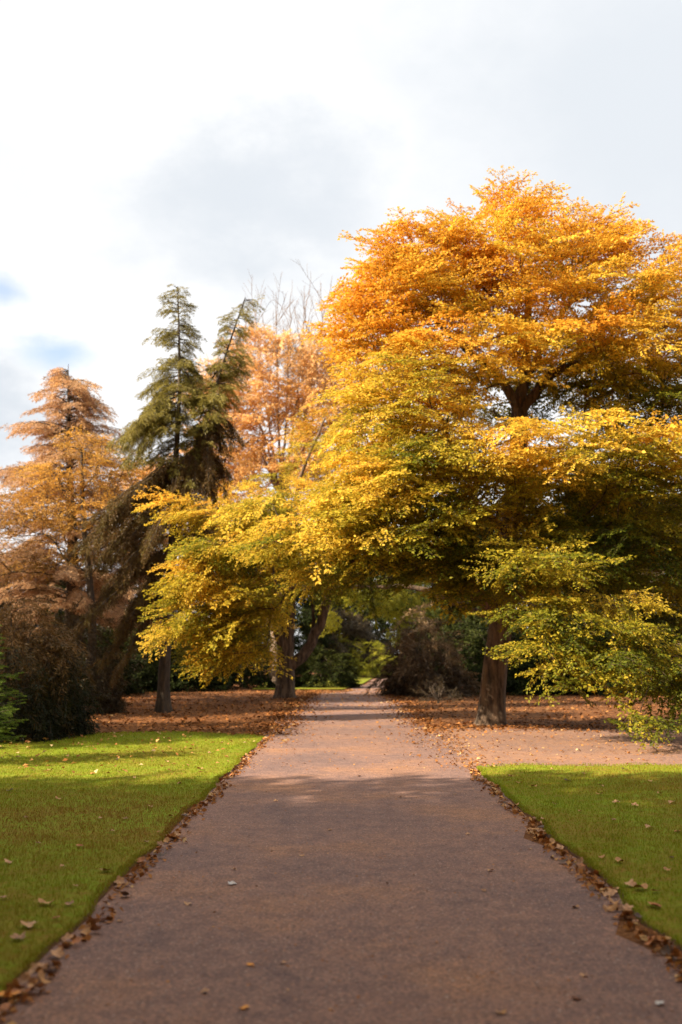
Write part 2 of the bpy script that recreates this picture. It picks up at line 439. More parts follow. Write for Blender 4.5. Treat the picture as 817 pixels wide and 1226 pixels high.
# ------------------------------------------------------------------ A. the large golden tree right of the path
net = Net()
b = G(588, 868); YA = b[1]
tr = [b - [0, 0, .1], P(590, 830, YA), P(594, 790, YA), P(600, 745, YA), P(606, 690, YA), P(612, 620, YA), P(620, 550, YA), P(622, 490, YA)]
net.poly(tr, .31, .19, .22, ok=False, flare=.32)
for pts, r0, r1 in [
    ([P(604, 745, YA), P(572, 712, YA - .3), P(530, 688, YA - .8), P(480, 676, YA - 1.2), P(420, 668, YA - 1.6), P(350, 650, YA - .6), P(280, 665, YA + 1.4), P(220, 705, YA + 2.1)], .17, .025),
    ([P(600, 740, YA), P(560, 728, YA + .4), P(510, 705, YA + .6), P(450, 702, YA + .8), P(405, 704, YA + 1)], .09, .03),
    ([P(612, 640, YA), P(560, 600, YA - .8), P(500, 570, YA - 1.3), P(440, 545, YA - 1.5)], .12, .04),
    ([P(614, 600, YA), P(680, 560, YA - .8), P(760, 540, YA - 1.2), P(850, 540, YA - 1)], .13, .04),
    ([P(622, 495, YA), P(600, 455, YA), P(560, 420, YA - .3), P(500, 360, YA - .4), P(465, 330, YA - .3)], .13, .03),
    ([P(622, 492, YA), P(628, 440, YA), P(632, 370, YA), P(622, 300, YA), P(612, 250, YA)], .15, .02),
    ([P(624, 495, YA), P(660, 450, YA), P(710, 430, YA - .3), P(780, 400, YA - .3), P(850, 350, YA)], .13, .03),
    ([P(622, 470, YA), P(650, 420, YA + .6), P(690, 350, YA + .8), P(720, 290, YA + .8)], .1, .03),
    ([P(612, 650, YA), P(670, 640, YA + .8), P(760, 620, YA + 1.2), P(860, 600, YA + 1.2)], .1, .03),
    ([P(606, 700, YA), P(640, 690, YA - 1.8), P(690, 700, YA - 3), P(760, 740, YA - 4)], .09, .025),
    ([P(608, 680, YA), P(610, 660, YA - 1.5), P(640, 665, YA - 3), P(690, 690, YA - 4)], .07, .02),
    ([P(612, 640, YA), P(590, 620, YA + 1.5), P(540, 560, YA + 2.5)], .08, .03)]:
    net.poly(pts, r0, r1, .3, wob=.025, limb=True)
lobesA = [
    (630, 345, 22, 2.6, 2.4, 1.7, 270, .80, .25), (612, 248, 22, .5, .6, .45, 18, .85, .7), (690, 292, 22, 1.2, 1.1, .7, 60, .82, .3),
    (515, 348, 21.6, 1.7, 1.8, 1.4, 170, .84, .2), (560, 305, 21.6, 1.3, 1.2, .9, 70, .84, .3), (452, 395, 21.5, .95, 1.2, 1.2, 80, .85, .1),
    (480, 332, 21.5, .7, .8, .5, 24, .86, .3),
    (800, 372, 22, 2.4, 2.3, 1.6, 210, .74, .15), (940, 430, 22, 2.2, 2.5, 3, 100, .6, 0),
    (560, 425, 20.6, 1.8, 1.2, .8, 90, .78, 0), (720, 410, 20.8, 1.8, 1.2, .6, 70, .72, 0),
    (720, 450, 23.5, 2.4, 1.4, .9, 110, .3, -.1), (800, 480, 22, 2, 1.8, .8, 110, .38, -.1), (590, 470, 24, 1.6, 1, 1.0, 60, .4, 0),
    (492, 490, 20.6, 1.45, 2, 1.5, 200, .64, -.1), (640, 545, 19.8, 2.6, 1.6, .75, 140, .62, -.08), (780, 545, 20.2, 1.9, 1.6, .6, 100, .58, -.08),
    (540, 560, 19.8, 1.8, 1.5, .9, 120, .56, -.12),
    (440, 595, 20.8, .9, 1.6, .8, 120, .58, -.2), (350, 640, 21.4, .9, 1.1, .4, 45, .5, -.25), (480, 620, 20.2, 1.8, 1.4, .8, 120, .46, -.18),
    (590, 640, 20.2, 1.5, 1.3, .7, 80, .36, -.12), (800, 600, 21, 2.4, 2, .9, 120, .26, -.1), (720, 660, 21, 2.2, 1.9, .9, 120, .2, -.15),
    (690, 600, 23.5, 2.6, 1.4, 1.0, 110, .22, -.1), (820, 700, 23, 2.4, 1.4, 1.2, 100, .18, -.1), (660, 710, 23.5, 1.2, 1, .5, 24, .18, -.1),
    (850, 680, 21.5, 2.2, 2.2, 1.5, 110, .26, -.15),
    (650, 672, 18.8, 1.0, .8, .4, 30, .36, -.15), (715, 735, 18.4, 1.3, .8, .45, 34, .31, -.2), (670, 765, 18.6, .7, .5, .2, 17, .36, -.15),
    (780, 780, 18, 1.0, .8, .5, 28, .27, -.2), (672, 808, 18.6, .5, .4, .12, 10, .3, -.1), (730, 808, 18.2, .8, .5, .2, 14, .26, -.15),
    (820, 810, 17.6, .8, .7, .4, 20, .22, -.2), (765, 852, 17, .5, .4, .15, 6, .24, -.1), (860, 820, 18, 1.2, 1.2, .6, 24, .2, -.2),
    (585, 690, 20.6, 1.1, .7, .5, 60, .24, -.15), (540, 670, 21, 1.2, .9, .35, 60, .24, -.15), (470, 655, 20.6, 1.3, 1, .3, 50, .3, -.2), (620, 735, 19.4, .6, .5, .2, 16, .26, -.15), (635, 770, 18.8, .4, .4, .1, 8, .3, -.1),
    (400, 690, 22, .9, .8, .2, 24, .32, -.3),
    # the long drape reaching left past the conifer
    (318, 612, 23.5, .8, 1, .35, 40, .54, -.2), (245, 612, 24.5, .7, .8, .22, 20, .6, -.12), (212, 602, 24.8, .4, .5, .15, 9, .66, -.1),
    (270, 655, 24, 1.1, 1.1, .35, 55, .46, -.2), (245, 690, 24.2, .8, .9, .4, 50, .54, -.25), (305, 715, 24.5, .9, 1, .5, 46, .42, -.25),
    (225, 735, 24, .6, .7, .25, 28, .54, -.25), (265, 748, 24.2, .8, .8, .3, 36, .50, -.25), (215, 762, 23.8, .5, .6, .12, 14, .58, -.2), (300, 780, 24.6, .6, .6, .2, 22, .40, -.25), (262, 783, 24.2, .4, .4, .12, 9, .45, -.25)]
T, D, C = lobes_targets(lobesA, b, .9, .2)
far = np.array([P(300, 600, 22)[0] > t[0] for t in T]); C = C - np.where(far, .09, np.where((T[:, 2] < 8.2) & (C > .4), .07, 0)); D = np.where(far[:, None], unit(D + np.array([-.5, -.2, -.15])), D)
net.grow(T, D, .3)
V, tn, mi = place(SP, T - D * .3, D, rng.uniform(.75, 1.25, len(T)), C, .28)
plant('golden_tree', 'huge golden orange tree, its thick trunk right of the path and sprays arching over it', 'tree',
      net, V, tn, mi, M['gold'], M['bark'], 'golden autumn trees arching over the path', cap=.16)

# ------------------------------------------------------------------ B. the twin stemmed golden tree left of the path
net = Net()
b = G(341, 836); YB = b[1]
net.poly([b - [0, 0, .1], P(342, 812, YB), P(342, 785, YB), P(344, 745, YB), P(347, 700, YB), P(345, 650, YB), P(340, 600, YB)], .36, .14, .25, ok=False, flare=.35)
for pts, r0, r1 in [
    ([P(343, 802, YB), P(362, 786, YB), P(378, 762, YB), P(388, 735, YB), P(393, 700, YB), P(400, 650, YB)], .22, .11),
    ([P(343, 800, YB), P(335, 770, YB - .2), P(331, 740, YB - .3), P(326, 700, YB - .4), P(312, 650, YB - .6)], .16, .09),
    ([P(362, 786, YB), P(372, 765, YB + .2), P(376, 740, YB + .2), P(372, 700, YB)], .09, .05),
    ([P(345, 690, YB), P(300, 660, YB - 1), P(250, 640, YB - 2), P(200, 640, YB - 2.5)], .1, .03),
    ([P(328, 720, YB), P(295, 700, YB - 1.5), P(250, 710, YB - 3), P(205, 740, YB - 3.6)], .09, .03),
    ([P(395, 680, YB), P(430, 620, YB + .5), P(460, 560, YB + 1)], .1, .03),
    ([P(345, 640, YB), P(360, 570, YB), P(390, 500, YB)], .1, .03)]:
    net.poly(pts, r0, r1, .35, wob=.03, limb=True)
lobesB = [
    (330, 610, 34, 2.4, 2.2, 1.3, 130, .56, -.2), (420, 540, 37, 2.6, 2.5, 2.2, 140, .6, 0), (250, 640, 34, 1.6, 1.6, 1, 80, .6, -.15),
    (265, 690, 33.6, 1.8, 1.6, 1.2, 100, .44, -.2), (330, 680, 34, 1.8, 1.6, .7, 90, .3, -.2), (395, 685, 36, 1.5, 1.6, .6, 60, .22, -.2), (300, 740, 33.5, 1.0, 1, .8, 50, .3, -.3), (265, 770, 34, 1.2, 1.2, .8, 50, .3, -.3),
    (350, 645, 33, 1.9, 1.6, .8, 80, .5, -.2), (430, 640, 36, 1.6, 1.6, .8, 70, .3, -.1), (480, 670, 36, 1.4, 1.4, .5, 40, .3, -.1)]
T, D, C = lobes_targets(lobesB, b, .9, .22)
D = unit(D + np.array([-.35, -.15, -.1]))
net.grow(T, D, .3)
V, tn, mi = place(SP, T - D * .3, D, rng.uniform(.85, 1.35, len(T)), C, .28)
plant('golden_tree', 'shorter yellow green tree whose trunk splits into several stems left of the path', 'tree',
      net, V, tn, mi, M['gold'], M['bark'], 'golden autumn trees arching over the path', cap=.13)

# ------------------------------------------------------------------ needle tree builder
def bough(net, pts, r0, r1, Tl, Dl, Sl, Cl, gap, side, tint, dens=2, start=.15, drop=-.15, sz=1.0):
    net.poly(pts, r0, r1, .2, wob=.012)
    q = smooth_poly(pts, gap); n = len(q); tg = unit(np.gradient(q, axis=0))
    for k in range(n):
        f = k / max(1, n - 1)
        if f < start: continue
        for j in range(dens):
            sg = 1 if (k + j) % 2 else -1
            sd = unit(np.cross(tg[k], [0, 0, 1.])) * sg
            d = tg[k] * rng.uniform(.5, 1.1) + sd * side * rng.uniform(.1, 1) + np.array([0, 0, drop + rng.normal(0, .15)])
            Tl.append(q[k] + rng.normal(0, .04, 3)); Dl.append(d); Sl.append(sz * rng.uniform(.7, 1.2) * (1 - .35 * f)); Cl.append(tint(q[k], f))

# C. the ragged twin topped conifer
net = Net(); b = G(196, 853); YC = b[1]
net.poly([b - [0, 0, .1], P(197, 800, YC), P(202, 720, YC), P(207, 640, YC), P(209, 580, YC), P(214, 500, YC), P(215, 430, YC), P(213, 343, YC)], .165, .012, .25, flare=.6)
net.poly([P(204, 690, YC), P(222, 600, YC), P(240, 530, YC), P(258, 465, YC), P(277, 405, YC), P(294, 356, YC)], .1, .012, .25)
Tl, Dl, Sl, Cl = [], [], [], []
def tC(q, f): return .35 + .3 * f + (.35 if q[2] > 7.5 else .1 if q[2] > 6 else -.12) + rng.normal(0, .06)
def sC(q, f): return .16 + .2 * f + rng.normal(0, .07)
pm = 44.0
def short(cx, x0_ph, h0, h1, n, Lmax, lean, prof=1.0):
    for k in range(n):
        f = k / n; y = h0 + (h1 - h0) * f; x = cx(y)
        az = rng.uniform(0, 2 * math.pi); L = (.15 + Lmax * (1 - f) ** prof) * rng.uniform(.45, 1.2) * (1 + .35 * math.sin(y * .16 + x0_ph))
        p0 = P(x, y, YC); d = np.array([math.cos(az), math.sin(az), 0])
        bough(net, [p0, p0 + d * L * .5 + [0, 0, .04 * L], p0 + d * L + [lean * L, 0, -.12 * L + .06]], .018, .006, Tl, Dl, Sl, Cl, .13, .8, tC, 2, .1, -.22, .72)
c1 = lambda y: np.interp(y, [343, 430, 500, 580], [213, 215, 214, 209])
c2 = lambda y: np.interp(y, [356, 405, 465, 530, 600], [294, 277, 258, 240, 222])
short(c1, 0, 500, 343, 84, .72, -.1, .9)
short(c2, 2, 530, 356, 84, .62, .15, .8)
short(c1, 0, 620, 470, 42, .95, -.3, .2)
short(c2, 2, 650, 500, 32, .8, -.1, .2)
# clumpy boughs reaching left and right at mid height
for (x0, y0, x1, y1, dy, n) in [(214, 470, 160, 512, -1, 3), (212, 490, 148, 525, .5, 3), (212, 500, 160, 545, -.6, 3), (214, 455, 180, 470, 1, 2),
                                (212, 520, 172, 500, -1.2, 2), (238, 500, 276, 470, -.6, 2), (252, 460, 284, 440, .4, 2), (228, 520, 258, 505, 1, 2), (214, 440, 236, 450, .5, 2)]:
    for k in range(n):
        p0 = P(x0, y0 + rng.normal(0, 6), YC); p2 = P(x1 + rng.normal(0, 7), y1 + rng.normal(0, 9), YC + dy + rng.normal(0, .5))
        bough(net, [p0, (p0 + p2) / 2 + [0, 0, .12], p2], .025, .008, Tl, Dl, Sl, Cl, .1, .9, tC, 3, .2, -.25, .85)
# long brown boughs sweeping down to the left, each a thick ragged plume
for (x0, y0, x1, y1, dy) in [(226, 545, 118, 622, -1.5), (220, 562, 62, 678, -2.0), (213, 590, 78, 700, .5), (208, 618, 112, 705, -1.0), (206, 650, 100, 742, -1.8), (205, 672, 135, 760, .6),
                             (204, 700, 122, 798, -1.4), (216, 585, 158, 655, -1.6), (205, 655, 166, 720, -1), (205, 640, 258, 690, .5), (212, 600, 262, 650, .8),
                             (226, 560, 268, 605, -.5), (240, 540, 282, 575, .6), (250, 500, 285, 540, .4), (236, 530, 215, 600, -.8), (246, 510, 240, 585, -.6)]:
    for k in range(4):
        p0 = P(x0, y0 + rng.normal(0, 4), YC); p2 = P(x1 + rng.normal(0, 14), y1 + rng.normal(0, 7), YC + dy + rng.normal(0, .25))
        p2 = p0 + (p2 - p0) * rng.uniform(.6, 1.05)
        mid = p0 * .55 + p2 * .45 + [0, 0, .2 + rng.normal(0, .06)]
        bough(net, [p0, mid, p2], .03, .008, Tl, Dl, Sl, Cl, .09, .6, sC, 2, .1, -.3, .8)
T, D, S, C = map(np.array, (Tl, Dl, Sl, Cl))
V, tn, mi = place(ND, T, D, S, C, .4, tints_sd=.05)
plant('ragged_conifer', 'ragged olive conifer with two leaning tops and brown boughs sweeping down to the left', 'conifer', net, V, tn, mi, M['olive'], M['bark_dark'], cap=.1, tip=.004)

# D. rusty larch at the left
net = Net(); b = P(80, 800, 34); b[2] = 0; YD = 34.
top = P(82, 436, YD)
net.poly([b, b * [1, 1, 0] + [0.1, 0, 4], top * .6 + (b * [1, 1, 0] + [0, 0, 4]) * .4, top], .3, .01, .3, flare=.3)
Tl, Dl, Sl, Cl = [], [], [], []
zt = top[2]
def tD(q, f): return .4 + .25 * f + .03 * (q[2] - 6) + rng.normal(0, .14)
for k in range(270):
    f = (k / 270) ** .8; z = 2.2 + (zt - 2.4) * f
    az = rng.uniform(0, 2 * math.pi); L = (.3 + 4.3 * (1 - f) ** .8) * rng.uniform(.35, 1.15) * (1 + .25 * math.sin(az * 3 + z * 1.6))
    c = net.p[np.abs(net.p[:40, 2] - z).argmin()] * [1, 1, 0] + [0, 0, z]
    d = np.array([math.cos(az), math.sin(az), 0])
    bough(net, [c, c + d * L * .5 + [0, 0, .12 * L], c + d * L + [0, 0, .05 * L]], .025, .006, Tl, Dl, Sl, Cl, .2, .9, tD, 2, .25, -.12, 1.05)
T, D, S, C = map(np.array, (Tl, Dl, Sl, Cl))
V, tn, mi = place(ND, T, D, S, C, .35, tints_sd=.08)
plant('rusty_larch', 'rusty pink brown conifer with a pointed top at the left edge of the view', 'conifer', net, V, tn, mi, M['rust'], M['bark_dark'], cap=.1)

# E. small orange broadleaf in front of the larch, F. thin peach tree with bare top
net = Net(); b = P(105, 800, 31); b[2] = 0
net.poly([b, b + [.1, 0, 2.5], P(100, 620, 31), P(98, 540, 31)], .16, .04, .3, flare=.3, ok=True)
lobesE = [(105, 535, 31, .9, 1, .5, 60, .7, .1), (66, 575, 31, 1.0, 1, .6, 80, .66, 0), (130, 570, 31, .9, 1, .7, 90, .72, 0), (95, 615, 30.6, 1.4, 1.1, .7, 90, .5, -.1),
          (40, 625, 31, 1.2, 1, .7, 60, .45, -.1), (140, 640, 31.4, .9, .8, .9, 50, .3, -.1), (80, 670, 31, 1.4, 1, .6, 60, .2, -.1), (15, 610, 31.4, 1.1, .8, .8, 60, .5, 0), (0, 670, 31.4, 1.2, .8, .8, 60, .4, 0)]
T, D, C = lobes_targets(lobesE, b, 0, .2)
net.grow(T, D, .3)
V, tn, mi = place(SPT + SP[:1], T - D * .25, D, rng.uniform(.6, .95, len(T)), C, .5, tints_sd=.12)
plant('orange_tree', 'small bright orange leaved tree in front of the rusty pointed conifer', 'tree', net, V, tn, mi, M['orange'], M['bark_dark'], cap=.08)

net = Net(); b = P(330, 800, 46); b[2] = 0; YF = 46.
net.poly([b, P(332, 720, YF), P(335, 640, YF), P(338, 560, YF)], .3, .16, .4, flare=.3, ok=False)
for (x, y, dy) in [(290, 420, 0), (305, 370, 1), (330, 350, -.8), (350, 335, .6), (372, 325, 0), (398, 330, .4), (415, 370, -1), (275, 470, -1), (420, 430, 1), (260, 520, .6)]:
    net.poly([P(337, 600, YF), P(337 * .6 + x * .4, 520 + .1 * (y - 350), YF + dy * .6), P(337 * .2 + x * .8, y + 60, YF + dy), P(x, y, YF + dy)], .08, .006, .4, wob=.03)
lobesF = [(340, 440, YF, 2.7, 2.2, 1.9, 190, .6, .5), (305, 485, YF, 2.0, 1.6, 1.6, 180, .5, .4), (385, 490, YF, 2.2, 1.6, 2.2, 260, .45, .4), (280, 540, YF, 1.8, 1.5, 1.8, 150, .35, .2), (340, 560, YF, 2.4, 2, 1.6, 190, .3, .2), (280, 610, YF, 1.8, 1.5, 1.5, 110, .25, .1), (262, 470, YF, 1.3, 1.4, 1.2, 80, .5, .3), (225, 570, YF, 1.8, 1.4, 1.3, 120, .35, .1), (170, 590, YF, 1.6, 1.4, 1.2, 90, .3, .1),
          (310, 425, YF, 1.4, 1.4, 1.2, 44, .6, .5), (385, 425, YF, 1.4, 1.4, 1.2, 70, .6, .5)]
T, D, C = lobes_targets(lobesF, b, 0, .22)
net.grow(T, D, .3, .3)
n0 = net.n
# bare twigs fanning above the leaves
for _ in range(120):
    x = rng.uniform(285, 410); y = rng.uniform(375, 470); p0 = P(x, y, YF + rng.normal(0, 1.2))
    k0 = int(np.argmin(np.linalg.norm(net.p[:n0] - p0, axis=1))); p0 = net.p[k0].copy()
    d = unit(np.array([rng.normal(0, .35), rng.normal(0, .3), 1.])); L = rng.uniform(1.0, 2.4)
    bend = np.array([rng.normal(0, .12), rng.normal(0, .12), 0])
    if (p0 + d * L)[2] > P(350, 315, YF)[2]: continue
    net.poly([p0, p0 + d * L * .5 + bend, p0 + d * L + bend * 2.5], .012, .004, .25)
    for f in (.35, .5, .62, .75, .88):
        q0 = p0 + d * L * f + bend * (f if f < .5 else 1 + 3 * (f - .5)); dd = unit(d + np.array([rng.normal(0, .55), rng.normal(0, .5), 0]))
        net.poly([q0, q0 + dd * L * (1 - f * .6) * .5], .007, .003, .25)
V, tn, mi = place(SPT + SPB, T - D * .2, D, rng.uniform(.8, 1.3, len(T)), C, .5, tints_sd=.12)
plant('thin_peach_tree', 'thin pale orange tree with bare twigs at its top behind the two topped conifer', 'tree', net, V, tn, mi, M['peach'], M['bark_pale'], cap=.1, tip=.0045)

# ------------------------------------------------------------------ bushes
def bush(name, label, cat, base, w, dpt, h, n, mat, temps, dd=-.7, sc=1.0, tint=lambda p, f: .4, group=None, barkm=None, pw=.5, lo=.1, rough=.13):
    net = Net(); base = np.array(base, float)
    st = [base + [0, 0, -.05], base + [0, 0, .25 * h]]
    net.poly(st, .05, .04, .15)
    for k in range(7):
        a = k * .9 + rng.uniform(0, .5); r = rng.uniform(.25, .55)
        net.poly([base + [0, 0, .06 * h], base + [math.cos(a) * w * r * .5, math.sin(a) * dpt * r * .5, h * .4], base + [math.cos(a) * w * r, math.sin(a) * dpt * r, h * .72]], .035, .015, .2, wob=.02)
    d = unit(rng.normal(0, 1, (n * 2, 3))); d[:, 2] = np.abs(d[:, 2])
    low = rng.random(n * 2) < .45
    d[low, 2] *= .25; d = unit(d)
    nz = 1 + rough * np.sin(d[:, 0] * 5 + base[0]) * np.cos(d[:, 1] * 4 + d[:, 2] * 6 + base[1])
    rad = rng.uniform(.55, 1.0, n * 2) ** pw * nz
    q = base + d * rad[:, None] * [w, dpt, h * .97]; q[:, 2] += lo * h * (1 - d[:, 2])
    q = q[:n]; d = d[:n]
    D = d * [1, 1, .4] + rng.normal(0, .3, (n, 3)); D[:, 2] += dd * (1 - .5 * d[:, 2])
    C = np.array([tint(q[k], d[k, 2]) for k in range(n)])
    sub = rng.permutation(n)[:min(n, 130)]
    net.grow(q[sub], unit(D[sub]), .2)
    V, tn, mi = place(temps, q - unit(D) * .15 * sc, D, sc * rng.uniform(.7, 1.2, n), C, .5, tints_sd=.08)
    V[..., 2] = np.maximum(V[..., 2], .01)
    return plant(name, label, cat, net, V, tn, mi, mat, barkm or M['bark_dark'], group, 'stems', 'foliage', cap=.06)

g0 = G(38, 890)
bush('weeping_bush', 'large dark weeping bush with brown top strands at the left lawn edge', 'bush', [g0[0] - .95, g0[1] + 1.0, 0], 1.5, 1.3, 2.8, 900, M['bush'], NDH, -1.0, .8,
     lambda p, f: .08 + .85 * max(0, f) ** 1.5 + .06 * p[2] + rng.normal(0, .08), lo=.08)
bush('brown_shrub', 'feathery brown shrub with thin strands between the dark weeping bush and the conifer trunk', 'bush', [*G(140, 858)[:2], 0] + np.array([-1.7, 1.6, 0]), 1.2, 1.2, 2.8, 380, M['brown_dark'], NDH, -.8, .9,
     lambda p, f: .5 + .35 * f + rng.normal(0, .12))

# small fir at the very left edge
net = Net(); b = G(-46, 915)
net.poly([b, b + [0, 0, 1.0], b + [.02, 0, 2.15]], .05, .01, .15)
Tl, Dl, Sl, Cl = [], [], [], []
for k in range(60):
    f = k / 60; z = .3 + 1.9 * f; az = k * 2.4 + rng.uniform(-.3, .3); L = (.2 + .62 * (1 - f) ** .7) * rng.uniform(.8, 1.1)
    c = b + [0, 0, z]; d = np.array([math.cos(az), math.sin(az), 0])
    bough(net, [c, c + d * L * .5 - [0, 0, .02], c + d * L + [0, 0, .10 * L]], .012, .005, Tl, Dl, Sl, Cl, .07, .8, lambda q, f: .35 + .5 * f + rng.normal(0, .1), 2, .1, -.05, .42)
NF = [needle_spray(rng, .6, 110, .07, .014, .15, .5) for _ in range(4)]
V, tn, mi = place(NF, *map(np.array, (Tl, Dl, Sl, Cl)), .15)
plant('young_fir', 'small bright green fir with fanned branches at the left edge beside the dark bush', 'conifer', net, V, tn, mi, M['fir'], M['bark_dark'], tip=.003)

# dark shrubs behind the conifer (left), centre round bush, right of the path
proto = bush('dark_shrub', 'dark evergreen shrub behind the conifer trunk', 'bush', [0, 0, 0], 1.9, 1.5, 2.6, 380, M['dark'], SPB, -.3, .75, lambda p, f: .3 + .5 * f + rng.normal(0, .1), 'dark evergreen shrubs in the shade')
spots = [(150, 43, 1.05, 'dark evergreen shrub in the shade just left of the two topped conifer trunk'), (225, 44, 1.0, 'dark evergreen shrub in the shade just right of the two topped conifer trunk'),
         (292, 47, 1.0, 'dark evergreen shrub close left of the tree with several stems'), (90, 38, 1.1, 'dark evergreen shrub behind the dark weeping bush'),
         (615, 41, 1.35, 'dark evergreen shrub right behind the thick trunk of the largest golden tree'), (675, 42, 1.3, 'dark evergreen shrub under the low sprays right of the thick trunk'),
         (735, 41, 1.4, 'dark evergreen shrub in the shade under the right hanging sprays'), (800, 43, 1.4, 'dark evergreen shrub at the right edge under the golden crown'), (870, 43, 1.5, 'dark evergreen shrub beyond the right edge'),
         (560, 44, 1.3, 'dark evergreen shrub between the feathery shrub and the thick trunk')]
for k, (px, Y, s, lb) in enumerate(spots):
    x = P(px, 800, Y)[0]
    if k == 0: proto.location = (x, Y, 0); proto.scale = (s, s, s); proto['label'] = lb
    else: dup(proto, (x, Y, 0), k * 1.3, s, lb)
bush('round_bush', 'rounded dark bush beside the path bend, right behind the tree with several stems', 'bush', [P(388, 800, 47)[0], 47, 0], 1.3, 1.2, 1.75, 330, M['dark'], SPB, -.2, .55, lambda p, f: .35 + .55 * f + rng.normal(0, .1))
bush('yellow_shrub', 'small yellow green shrub at the far lawn by the path bend', 'bush', [P(432, 800, 66)[0], 66, 0], 2.2, 1.3, 2.6, 240, M['yellowgreen'], SPB, -.3, .8, lambda p, f: .35 + .3 * f + rng.normal(0, .12))
bush('feathery_shrub', 'grey brown feathery shrub drooping beside the right edge of the path', 'bush', [P(512, 800, 38)[0], 38.5, 0], 1.2, 1.4, 2.9, 420, M['feather'], ND + NDH[:2], -.5, 1.5, lambda p, f: .1 + .3 * max(0, f) + (.35 if math.sin(p[0] * 4 + p[2] * 3) > .75 else 0) + rng.normal(0, .12), rough=.38)
bush('small_leafy_plant', 'low dark plant standing alone on the leaf litter right of the path', 'plant', [*G(525, 842)[:2], 0], .5, .4, .72, 60, M['brown_dark'], SPT, .2, .45, lambda p, f: .5 + rng.normal(0, .15))

# K. yellow green weeping tree far down the path, seen through the arch
net = Net(); b = np.array([P(545, 800, 52)[0], 52, 0])
net.poly([b, b + [-.2, 0, 3], P(515, 690, 52), P(490, 640, 52)], .25, .12, .4, ok=False, flare=.3)
net.poly([P(515, 690, 52), P(470, 690, 51.5), P(430, 705, 51)], .1, .03, .4)
lobesK = [(460, 715, 51, 2.2, 1.5, 1.0, 70, .55, -.5), (500, 740, 51.5, 1.7, 1.4, 1.2, 50, .45, -.6), (425, 700, 51, 1.3, 1.2, .7, 30, .5, -.5), (470, 660, 52, 3, 2.2, 1.5, 90, .45, -.2), (540, 690, 52, 2.5, 2, 2, 70, .35, -.3),
          (395, 735, 50, .35, .3, .9, 14, .75, -.8)]
T, D, C = lobes_targets(lobesK, b, 0, .3)
net.grow(T, D, .3)
V, tn, mi = place(SPB, T - D * .3, D, rng.uniform(.7, 1.1, len(T)), C, .4, tints_sd=.12)
plant('weeping_tree', 'yellow green tree drooping over the path beyond the arch of branches', 'tree', net, V, tn, mi, M['yellowgreen'], M['bark_dark'], cap=.09)

# far woodland: three kinds, copied
def far_tree(kind, label, w, h, n, mat, tint, conic, temps):
    net = Net(); net.poly([[0, 0, 0], [.05, 0, h * .5], [0, .05, h * .93]], .35, .04, .5, flare=.3, ok=True)
    t = rng.random(n) ** .8; z = .5 + t * (h - .5)
    prof = (1 - t) ** .75 if conic else np.sqrt(np.maximum(0, 1 - (2 * t - .8) ** 2 / 1.5))
    a = rng.uniform(0, 6.283, n); r = w * (prof * rng.uniform(.45, 1, n) ** .6 * (1 + .16 * np.sin(a * 3 + z * 1.7)) + .03)
    T = np.stack([np.cos(a) * r, np.sin(a) * r, z], 1); D = np.stack([np.cos(a), np.sin(a), rng.normal(-.35, .2, n)], 1) + rng.normal(0, .25, (n, 3))
    sub = rng.permutation(n)[:120]; net.grow(T[sub], unit(D[sub]), .15)
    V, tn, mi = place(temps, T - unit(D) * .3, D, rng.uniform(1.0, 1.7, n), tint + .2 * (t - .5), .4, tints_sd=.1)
    return plant(kind, label, 'tree', net, V, tn, mi, mat, M['bark_dark'], 'dark trees closing off the view behind', cap=.12)
p1 = far_tree('evergreen_tree', 'x', 3.4, 11, 620, M['dark'], .5, True, SPB)
p2 = far_tree('evergreen_tree', 'x', 4.2, 9, 680, M['dark'], .55, False, SPB)
p3 = far_tree('brown_tree', 'x', 4.0, 8, 600, M['brown_dark'], .55, False, SPB)
far = [(p2, 440, 82, 1.0, 'dark evergreen tree seen at the end of the path through the arch'), (p1, 400, 74, .8, 'dark evergreen tree behind the round dark bush'),
       (p3, 412, 68, .55, 'reddish brown tree above the round dark bush at the path bend'), (p1, 560, 58, .9, 'dark evergreen tree behind the feathery grey brown shrub'),
       (p2, 640, 52, 1.0, 'dark rounded evergreen behind the thick trunk of the largest tree'), (p1, 725, 50, 1.0, 'dark pointed evergreen behind the low sprays at the right'),
       (p2, 815, 52, 1.1, 'dark rounded evergreen at the right edge behind the golden crown'), (p3, 870, 47, 1.1, 'brown tree beyond the right edge'), (p2, 505, 88, 1.1, 'dark evergreen where the path bends out of sight'),
       (p2, 330, 66, .75, 'dark evergreen behind the tree with several stems'), (p3, 245, 60, .75, 'brown tree behind the shrubs right of the two topped conifer'),
       (p1, 165, 60, .72, 'dark pointed evergreen behind the two topped conifer'), (p3, 95, 52, .75, 'brown tree behind the small orange tree'),
       (p2, 15, 50, .7, 'dark evergreen behind the rusty conifer at the left edge'), (p3, -60, 44, .8, 'brown tree beyond the left edge')]
seen = set()
for k, (p, px, Y, s, lb) in enumerate(far):
    loc = (P(px, 790, Y)[0], Y, 0)
    if id(p) not in seen:
        seen.add(id(p)); p.location = loc; p.scale = (s, s, s); p.rotation_euler = (0, 0, k * 1.1); p['label'] = lb
    else: dup(p, loc, k * 1.1, s, lb)

